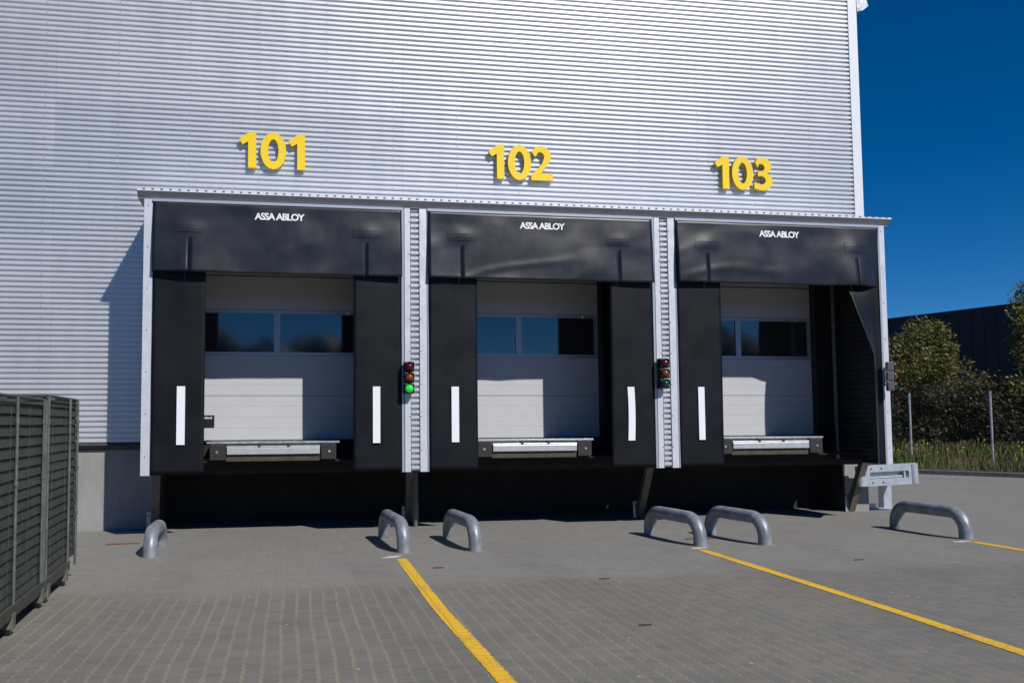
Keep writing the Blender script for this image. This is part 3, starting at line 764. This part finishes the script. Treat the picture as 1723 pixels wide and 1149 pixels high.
# ------------------------------------------------------------------ downpipe
T = empty('downpipe', (-1.735, -.42, 0), 'dark grey downpipe under the ribbed panel between bays 101 and 102', 'pipe')
b = MB(); b.tube([(0, 0, .30), (0, 0, .86)], .042, 16); b.build('pipe', M_pipe, T)
b = MB(); b.tube([(0, 0, .285), (0, 0, .345)], .050, 16); b.build('collar', M_pipe, T)
b = MB(); b.tube([(0, 0, .0), (0, 0, .09), (0, 0, .12), (0, 0, .30)], .05, 16, rs=[.033, .033, .046, .048]); b.build('shoe', M_pipe, T)

# ------------------------------------------------------------------ crash rail on the building corner
T = empty('crash_rail', (6.12, -.15, .3), 'silver slotted steel crash rail at the right corner of the building', 'crash rail')
inv = Matrix.Identity(4)
b = MB()
# stadium-section wrapped rail, modelled flat then placed
Lr, hr, tr_ = 1.01, .335, .17
rot = Matrix.Translation((6.076, -.15, .607)) @ Matrix.Rotation(R(-3.0), 4, 'Z') @ Matrix.Rotation(R(-2.2), 4, 'Y')
def ring(x0, x1, z0, z1, r, n=6):
    o = []
    for cx, cz, a0 in ((x1-r, z1-r, 0), (x0+r, z1-r, 90), (x0+r, z0+r, 180), (x1-r, z0+r, 270)):
        for i in range(n+1): an = R(a0+90*i/n); o.append((cx+r*math.cos(an), cz+r*math.sin(an)))
    return o
outer = ring(-Lr/2, Lr/2, -hr/2, hr/2, .025); inner = ring(-Lr/2+.18, Lr/2-.15, -.055, .055, .015)
n = len(outer); vs = []
for yy in (-.085, .0):
    vs += [rot @ Vector((p[0], yy, p[1])) for p in outer]; vs += [rot @ Vector((p[0], yy, p[1])) for p in inner]
fs = []
for i in range(n):
    j = (i+1) % n; fs += [(i, j, n+j, n+i), (2*n+i, 3*n+i, 3*n+j, 2*n+j), (i, 2*n+i, 2*n+j, j), (n+i, n+j, 3*n+j, 3*n+i)]
b.add(vs, fs)
o = b.build('front_plate', M_rail, T); o.matrix_parent_inverse = Matrix.Translation((-6.12, .15, -.3))
b = MB(); nn = 12
for sx in (-1, 1):
    b = MB()
    b.tube([rot @ Vector((sx*(Lr/2-.045), -.035, -hr/2+.005)), rot @ Vector((sx*(Lr/2-.045), -.035, hr/2-.005))], .078, 20)
    o = b.build('end_roller', M_rail, T); o.matrix_parent_inverse = Matrix.Translation((-6.12, .15, -.3))
b = MB(); b.box(-Lr/2+.14, Lr/2-.12, .0, .012, -.10, .10, M=rot); b.box(Lr/2-.23, Lr/2-.20, -.075, .0, -.054, .054, M=rot); b.box(-Lr/2+.2, Lr/2-.24, -.05, .0, -.045, -.015, M=rot); o = b.build('back_plate', M_rail, T); o.matrix_parent_inverse = Matrix.Translation((-6.12, .15, -.3))
for (bx, bz) in ((-.30, .112), (-.12, .112), (-.28, -.112), (-.10, -.112)):
    b = MB(); b.tube([rot @ Vector((bx, -.086, bz)), rot @ Vector((bx, -.096, bz))], .013, 8); o = b.build('bolt', M_screw, T); o.matrix_parent_inverse = Matrix.Translation((-6.12, .15, -.3))
T2 = T
b = MB()
px_, py_ = 6.505, .38
b.box(px_-.075, px_+.075, py_, py_+.012, 0, .66); b.box(px_+.063, px_+.075, py_+.012, py_+.14, 0, .66); b.box(px_-.075, px_-.063, py_+.012, py_+.14, 0, .66)
b.box(px_-.30, px_+.09, py_-.02, py_+.16, 0, .012)
b.box(px_-.33, px_-.20, py_+.03, py_+.045, .012, .09)
o = b.build('upright', M_rail, T); o.matrix_parent_inverse = Matrix.Translation((-6.12, .15, -.3))
b = MB(); b.box(px_-.07, px_+.07, -.14, py_+.0, .50, .66); o = b.build('mounting_arm', M_rail, T); o.matrix_parent_inverse = Matrix.Translation((-6.12, .15, -.3))

# ------------------------------------------------------------------ slatted cages at the left edge
dC = Vector((.045, -.999, 0)); nC = Vector((-.999, -.045, 0)); oC = Vector((-5.665, -3.80, 0))
def cage(s0, s1, posts, castors, label, zbase, seed, ZTOP):
    T = empty('slatted_cage', oC+dC*s0, label, 'cage', 'slatted cages'); inv = Matrix.Translation(-(oC+dC*s0)); rnd = random.Random(seed)
    def Q(s, d, z): v = oC+dC*s+nC*d; return Vector((v.x, v.y, z))
    def A(o): o.matrix_parent_inverse = inv; return o
    DP = .85
    # near side panel of horizontal slats (real louvres), one per face
    def panel(pa, pb, outn, z0, z1):
        mb = MB(); z = z0; seg = 8
        while z < z1:
            ht = .070; vs = []
            for i in range(seg+1):
                t = i/seg; p = pa.lerp(pb, t); sag = -.003*math.sin(math.pi*((t*2) % 1))+rnd.uniform(-.0008, .0008)
                vs += [p+outn*.004+Vector((0, 0, z+sag)), p-outn*.010+Vector((0, 0, z+ht+sag)), p-outn*.016+Vector((0, 0, z+ht+sag)), p-outn*.010+Vector((0, 0, z+sag))]
            fs = []
            for i in range(seg):
                a = 4*i
                for q in range(4): fs.append((a+q, a+(q+1) % 4, a+4+(q+1) % 4, a+4+q))
            mb.add(vs, fs); z += .0795
        mb.cur = 2; nw = int((pb-pa).length/.078)
        for i in range(0, nw+1, 7):
            p = pa.lerp(pb, i/nw)+outn*.007; e = (pb-pa).normalized()*.0011
            mb.add([p-e+Vector((0, 0, z0)), p+e+Vector((0, 0, z0)), p+e+Vector((0, 0, z1)), p-e+Vector((0, 0, z1)), p+outn*.003+Vector((0, 0, z0)), p+outn*.003+Vector((0, 0, z1))], [(0, 1, 2, 3), (0, 4, 5, 3), (1, 4, 5, 2)])
        mb.cur = 1
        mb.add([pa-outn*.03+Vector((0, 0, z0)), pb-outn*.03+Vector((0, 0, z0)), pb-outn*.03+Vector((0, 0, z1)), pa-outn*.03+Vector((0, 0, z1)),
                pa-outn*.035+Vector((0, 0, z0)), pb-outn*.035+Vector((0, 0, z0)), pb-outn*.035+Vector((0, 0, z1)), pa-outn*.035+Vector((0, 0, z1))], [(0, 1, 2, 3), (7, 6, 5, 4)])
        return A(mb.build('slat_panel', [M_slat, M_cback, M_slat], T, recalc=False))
    z0, z1 = .22, ZTOP-.065
    panel(Q(s0, 0, 0), Q(s1, 0, 0), -nC, z0, z1); panel(Q(s0, DP, 0), Q(s1, DP, 0), nC, z0, z1)
    panel(Q(s0, 0, 0), Q(s0, DP, 0), -dC, z0, z1); panel(Q(s1, 0, 0), Q(s1, DP, 0), dC, z0, z1)
    fr = MB()
    for d in (0, DP):
        fr.tube([Q(s0, d, ZTOP), Q(s1, d, ZTOP)], .014, 8); fr.tube([Q(s0, d, ZTOP-.04), Q(s1, d, ZTOP-.04)], .012, 8)
    for s in (s0, s1): fr.tube([Q(s, 0, ZTOP), Q(s, DP, ZTOP)], .014, 8)
    A(fr.build('top_rail', M_slat, T))
    for s in posts:
        pm = MB()
        pts = [Q(s+rnd.uniform(-.004, .004), -.018, zz_) for zz_ in (.12, .5, .9, 1.3, ZTOP)]
        pm.tube(pts, .0125, 8)
        for zz_ in (.62, 1.05, 1.5): pm.tube([Q(s, -.018, zz_), Q(s, -.018, zz_+.035)], .017, 8)
        A(pm.build('post', M_cpost, T))
    for s in (s0, s1):
        pm = MB(); pm.tube([Q(s, DP, .12), Q(s, DP, ZTOP)], .014, 8); A(pm.build('post', M_cpost, T))
    bs = MB(); M_ = Matrix((( -dC.x*-1, nC.x, 0, 0), (-dC.y*-1, nC.y, 0, 0), (0, 0, 1, 0), (0, 0, 0, 1)))
    M_ = Matrix.Translation(oC) @ M_
    bs.box(s0+zbase, s1, -.03, .03, .12, .21, M=M_, bev=.006); bs.box(s0+zbase, s1, DP-.03, DP+.03, .12, .21, M=M_, bev=.006); bs.box(s0+zbase, s1, .03, DP-.03, .15, .19, M=M_)
    A(bs.build('base', M_slat, T))
    for s in castors:
        for d in (0.0, DP-.06):
            cm = MB(); cm.box(s-.05, s+.05, d-.035, d+.045, .045, .155, M=M_, bev=.006); co = A(cm.build('castor', M_housing, T))
            cm = MB(); cm.tube([Q(s, d-.012, .040), Q(s, d+.022, .040)], .038, 14); o = cm.build('wheel', M_plastic, co)
cage(0.0, 1.39, (.02, .41, 1.36), (.50, 1.28), 'dull green slatted cage farthest back, nearest the warehouse wall', .34, 1, 1.735)
cage(1.44, 3.60, (1.46, 1.54, 2.42, 3.55), (1.50, 2.45, 3.4), 'dull green slatted cage cut off by the left edge of the photo', 0.0, 2, 1.695)

# ------------------------------------------------------------------ small things on the ground
def flat_thing(name, pts, z, mt, label, cat, group=None):
    n = len(pts); cx = sum(p[0] for p in pts)/n; cy = sum(p[1] for p in pts)/n
    o = MB().add([(p[0]-cx, p[1]-cy, z) for p in pts]+[(p[0]-cx, p[1]-cy, -.002) for p in pts], [tuple(range(n))]+[(i, n+i, n+(i+1) % n, (i+1) % n) for i in range(n)]).build(name, mt)
    o.location = (cx, cy, 0); return tag(o, label, cat, group)
def bar_cover(x0, x1, y, dy, label):
    pts = [(x0, y-.05), (x1, y-.05+dy), (x1, y+.05+dy), (x0, y+.05)]
    flat_thing('drain_cover', pts, .006, M_rust, label, 'drain cover', 'rusty drain covers')
bar_cover(-5.80, -5.40, -1.43, .02, 'narrow rusty drain cover by the leftmost pipe barrier')
bar_cover(1.42, 1.78, -2.53, -.01, 'narrow rusty drain cover behind the pipe barrier at the middle yellow line')
rnd = random.Random(5)
def debris(x, y, l, label):
    pts = []
    for i in range(10):
        an = 2*math.pi*i/10; pts.append((x+l*math.cos(an)*(1+rnd.uniform(-.3, .3)), y+.010*math.sin(an)*(1+rnd.uniform(-.4, .4))))
    flat_thing('wood_splinter', pts, .010, M_debris, label, 'splinter', 'dark splinters on the paving')
debris(-2.05, -4.05, .05, 'dark splinter on the paving right of the head of the first yellow line')
debris(-.62, -5.0, .045, 'small dark splinter between the first two yellow lines')
debris(-1.03, -6.86, .05, 'brown splinter in the foreground between the yellow lines')
debris(2.43, -4.48, .06, 'dark splinter on the paving at the far side of the middle yellow line')

# ------------------------------------------------------------------ verge, kerb, fence
kd = Vector((-.49, .87, 0)).normalized(); kn = Vector((kd.y, -kd.x, 0)); k0 = Vector((13.83, 8.80, 0))
vs = []; rows = ((0, .0), (.0, .11), (.12, .12), (.16, .10), (1.5, .12), (3.0, .28), (5.0, .42), (9, .5), (60, .5), (200, .5))
b = MB()
KM = Matrix(((kd.x, kn.x, 0, k0.x), (kd.y, kn.y, 0, k0.y), (0, 0, 1, 0), (0, 0, 0, 1)))
s = -40.0
while s < 60:
    b.box(s+.003, s+.997, 0, .12, -.1, .118+.0, M=KM, bev=.008); s += 1.0
tag(b.build('kerb', M_kerb), kind='structure')
vs = []; ns = 120
for i in range(ns+1):
    s = -60+160*i/ns
    for d, z in ((.11, .06), (.2, .09), (1.5, .12), (3.0, .25), (5.0, .40), (9, .48), (20, .5), (60, .5), (200, .5)):
        v = k0+kd*s+kn*d; vs.append((v.x, v.y, z+(noise.noise(Vector((s*.7, d, 0)))*.05 if .3 < d < 21 else 0)))
m_ = 9; fs = [(i*m_+j, i*m_+j+1, (i+1)*m_+j+1, (i+1)*m_+j) for i in range(ns) for j in range(m_-1)]
tag(MB().add(vs, fs, True).build('verge', M_soil), kind='structure')

def tuft_field(name, n, s_rng, d_rng, h_rng, mats, seed, zf, wid=.02):
    rnd = random.Random(seed); mb = MB()
    for i in range(n):
        s = rnd.uniform(*s_rng); d = rnd.uniform(*d_rng); v = k0+kd*s+kn*d; z = zf(d)
        cl_ = .5+.8*noise.noise(Vector((s*.8, d*.8, seed))); h = rnd.uniform(*h_rng)*max(.35, .8+cl_*.5)
        mb.cur = (1 if noise.noise(Vector((s*.5, d*.5, 9))) > rnd.uniform(-.1, .5) else 0) if len(mats) > 1 else 0
        a = rnd.uniform(0, 6.28); dx, dy = math.cos(a)*wid, math.sin(a)*wid; lx, ly = rnd.uniform(-.35, .35)*h, rnd.uniform(-.35, .35)*h
        mb.add([(v.x-dx, v.y-dy, z), (v.x+dx, v.y+dy, z), (v.x+lx*.4+dx*.7, v.y+ly*.4+dy*.7, z+h*.6), (v.x+lx, v.y+ly, z+h)], [(0, 1, 2, 3)])
    return mb.build(name, mats, recalc=False)
def zf(d): return .10+(.0 if d < 1.5 else min(.36, (d-1.5)*.09))
o = tuft_field('grass', 30000, (-12, 24), (.7, 7.0), (.10, .36), [M_grass, M_drygrass], 4, zf, .011); tag(o, 'rough grass and dry weeds along the fence behind the kerb', 'grass', kind='stuff')
mb = MB(); rnd = random.Random(8)
for i in range(260):
    s = rnd.uniform(-9, 16); d = rnd.uniform(1.8, 6.0)
    if noise.noise(Vector((s*.45, 3, 1))) < -.15+rnd.uniform(-.2, .1): continue
    v = k0+kd*s+kn*d; z = zf(d)+rnd.uniform(.20, .52); r = rnd.uniform(.018, .034)
    mb.cur = 0
    pts = [(v.x+r*math.cos(6.283*q/7), v.y+r*.4*math.cos(6.283*q/7+1), z+r*math.sin(6.283*q/7)) for q in range(7)]
    mb.add(pts+[(v.x-.01, v.y-.02, z), (v.x+.02, v.y+.02, z+.01)], [tuple(range(7)), (0, 2, 7), (3, 5, 8)])
    mb.cur = 1; mb.add([(v.x-.005, v.y, zf(d)), (v.x+.005, v.y, zf(d)), (v.x+.004, v.y, z), (v.x-.004, v.y, z)], [(0, 1, 2, 3)])
tag(mb.build('wildflowers', [M_flower, M_grass], recalc=False), 'yellow dandelion heads scattered in the grass along the fence', 'wildflowers', kind='stuff')

fA = Vector((16.2, 8.69, 0)); FN = empty('wire_fence', (fA.x, fA.y, 0), 'thin wire mesh fence on round steel posts behind the kerb', 'fence')
inv = Matrix.Translation(-fA)
for i in range(-5, 9):
    v = fA+kd*(2.18*i); p = MB(); p.tube([(v.x, v.y, .0), (v.x, v.y, 2.31)], .032, 10); o = p.build('post', M_galv, FN); o.matrix_parent_inverse = inv
w = MB(); S0, S1 = -10.9, 17.44
mdir = Matrix(((kd.x, kn.x, 0, fA.x), (kd.y, kn.y, 0, fA.y), (0, 0, 1, 0), (0, 0, 0, 1)))
z = .12
while z < 2.25: w.box(S0, S1, -.0012, .0012, z-.0012, z+.0012, M=mdir); z += .10
s = S0
while s < S1: w.box(s-.0012, s+.0012, .0013, .0035, .1, 2.25, M=mdir); s += .06
w.box(S0, S1, -.004, .004, 2.245, 2.253, M=mdir)
o = w.build('wire_mesh', M_steel_d, FN, recalc=False); o.matrix_parent_inverse = inv

# ------------------------------------------------------------------ trees and shrubs
def tree(name, loc, H, rx, label, cat, mt, n, leaf, seed, base=.1, twig=60, group=None, low=.12):
    rnd = random.Random(seed); T = empty(name, loc, label, cat, group)
    tk = MB(); tips = []
    for i in range(6):
        a = rnd.uniform(0, 6.28); tip = Vector((math.cos(a)*rx*rnd.uniform(.2, .6), math.sin(a)*rx*rnd.uniform(.2, .6), H*rnd.uniform(.55, .85)))
        pth = [Vector((math.cos(a)*.08, math.sin(a)*.08, 0)), tip*.35+Vector((0, 0, H*.05)), tip*.7, tip]
        tk.tube(pth, .1, 7, rs=[.09, .06, .04, .012]); tips.append(tip)
        for j in range(twig//6):
            b0 = pth[2].lerp(tip, rnd.random()) if rnd.random() < .6 else pth[1].lerp(pth[2], rnd.random()); a2 = rnd.uniform(0, 6.28); l = rnd.uniform(.5, 1.3)*rx*.45
            e = b0+Vector((math.cos(a2)*l*.7, math.sin(a2)*l*.7, l*rnd.uniform(.3, .9))); tk.tube([b0, b0.lerp(e, .5)+Vector((0, 0, .05)), e], .02, 4, rs=[.018, .012, .004])
    tk.build('trunk', M_bark, T)
    cr = MB(); clumps = []
    for i in range(48):
        # clump centres through the crown volume
        zz_ = rnd.uniform(low, .97); prof_ = math.sin(math.pi*min(1, (zz_*.80+.20)))**.6*1.05; a = rnd.uniform(0, 6.28); r_c = rx*prof_*math.sqrt(rnd.random())*rnd.uniform(.75, 1.1)
        clumps.append((Vector((math.cos(a)*r_c, math.sin(a)*r_c, zz_*H)), rnd.uniform(.22, .5)*rx*.75))
    for i in range(n):
        c_, rc = clumps[min(len(clumps)-1, int(rnd.random()*len(clumps)))]
        d_ = Vector((rnd.gauss(0, 1), rnd.gauss(0, 1), rnd.gauss(0, 1.1))).normalized()*rc*rnd.uniform(.45, 1.12)
        p = c_+d_; p.z = max(base, p.z)
        q = Vector((rnd.gauss(0, 1), rnd.gauss(0, 1), rnd.gauss(0, 1))).normalized(); t = q.cross(Vector((rnd.random(), rnd.random(), rnd.random()))).normalized()
        l = leaf*rnd.uniform(.6, 1.3); w_ = l*.45
        b2 = q.cross(t)
        cr.add([p-t*l*.5, p+b2*w_*.5, p+t*l*.5, p-b2*w_*.5], [(0, 1, 2, 3)])
    cr.build('crown', mt, T, recalc=False)
    return T
tree('bush', (22.2, 18.3, .4), 4.95, 2.15, 'tall loose green bush beyond the fence, just right of the outer post', 'bush', M_leaf, 17000, .15, 11, low=.1)
tree('tree', (22.5, 12.8, .4), 6.0, 1.75, 'taller tree beyond the fence cut off by the right edge of the photo', 'tree', M_leaf, 11000, .15, 12, low=.25)
tree('shrub', (19.4, 15.9, .35), 2.4, 2.0, 'low dark brown shrub behind the left fence post', 'shrub', M_leaf3, 9000, .12, 13)
tree('shrub', (20.4, 14.1, .35), 2.45, 2.0, 'low dark brown shrub behind the fence between the two posts', 'shrub', M_leaf2, 8000, .12, 14)
tree('shrub', (21.2, 12.0, .35), 2.2, 2.0, 'low dark shrub behind the fence under the tree at the right edge', 'shrub', M_leaf3, 8000, .12, 15)

# ------------------------------------------------------------------ dark hall in the distance
a = Vector((48.2, 54.05, 0)); d = (Vector((52.3, 40.5, 0))-a).normalized(); nrm = Vector((-d.y, d.x, 0))
if nrm.x < 0: nrm = -nrm
BM = Matrix(((d.x, nrm.x, 0, a.x), (d.y, nrm.y, 0, a.y), (0, 0, 1, 0), (0, 0, 0, 1)))
T = empty('dark_hall', a, 'long black flat-roofed hall far behind the bushes', 'building'); inv = Matrix.Translation(-a)
b = MB(); pr = []
s = -40.0; vs = []; fs = []
while s < 45:
    b.box(s+.02, s+.98, -.03, .0, .0, 10.0, M=BM); s += 1.0
b.box(-40, 45, .0, 30, 0, 10.0, M=BM); o = b.build('wall', M_blackclad, T); o.matrix_parent_inverse = inv
b = MB(); b.box(-40.2, 45.2, -.12, 30.2, 10.002, 10.32, M=BM); o = b.build('roof', M_blackclad, T); o.matrix_parent_inverse = inv

# ------------------------------------------------------------------ unseen wood added behind the viewer for the dark reflection in the panes
mb = MB(); rnd = random.Random(21)
for i in range(70):
    x = -150+300*i/69+rnd.uniform(-3, 3); y = -78+rnd.uniform(-6, 6)-abs(x)*.1; h = rnd.uniform(8.5, 11)*(.9+.22*math.sin(i*.45)); r = rnd.uniform(4, 6.5)
    vs = []; nr, nsg = 7, 12
    for j in range(nr+1):
        ph = math.pi*j/nr
        for q in range(nsg):
            an = 2*math.pi*q/nsg; dd = 1+.3*noise.noise(Vector((x+math.cos(an)*2, math.sin(an)*2+i, j*.9)))
            vs.append((x+r*math.sin(ph)*math.cos(an)*dd, y+r*math.sin(ph)*math.sin(an)*dd, h*.5-h*.5*math.cos(ph)*dd))
    mb.add(vs, [(j*nsg+q, j*nsg+(q+1) % nsg, (j+1)*nsg+(q+1) % nsg, (j+1)*nsg+q) for j in range(nr) for q in range(nsg)])
tag(mb.build('reflection_wood', M_leaf2), 'unseen line of trees added for the dark reflection in the door panes', 'wood', kind='stuff')
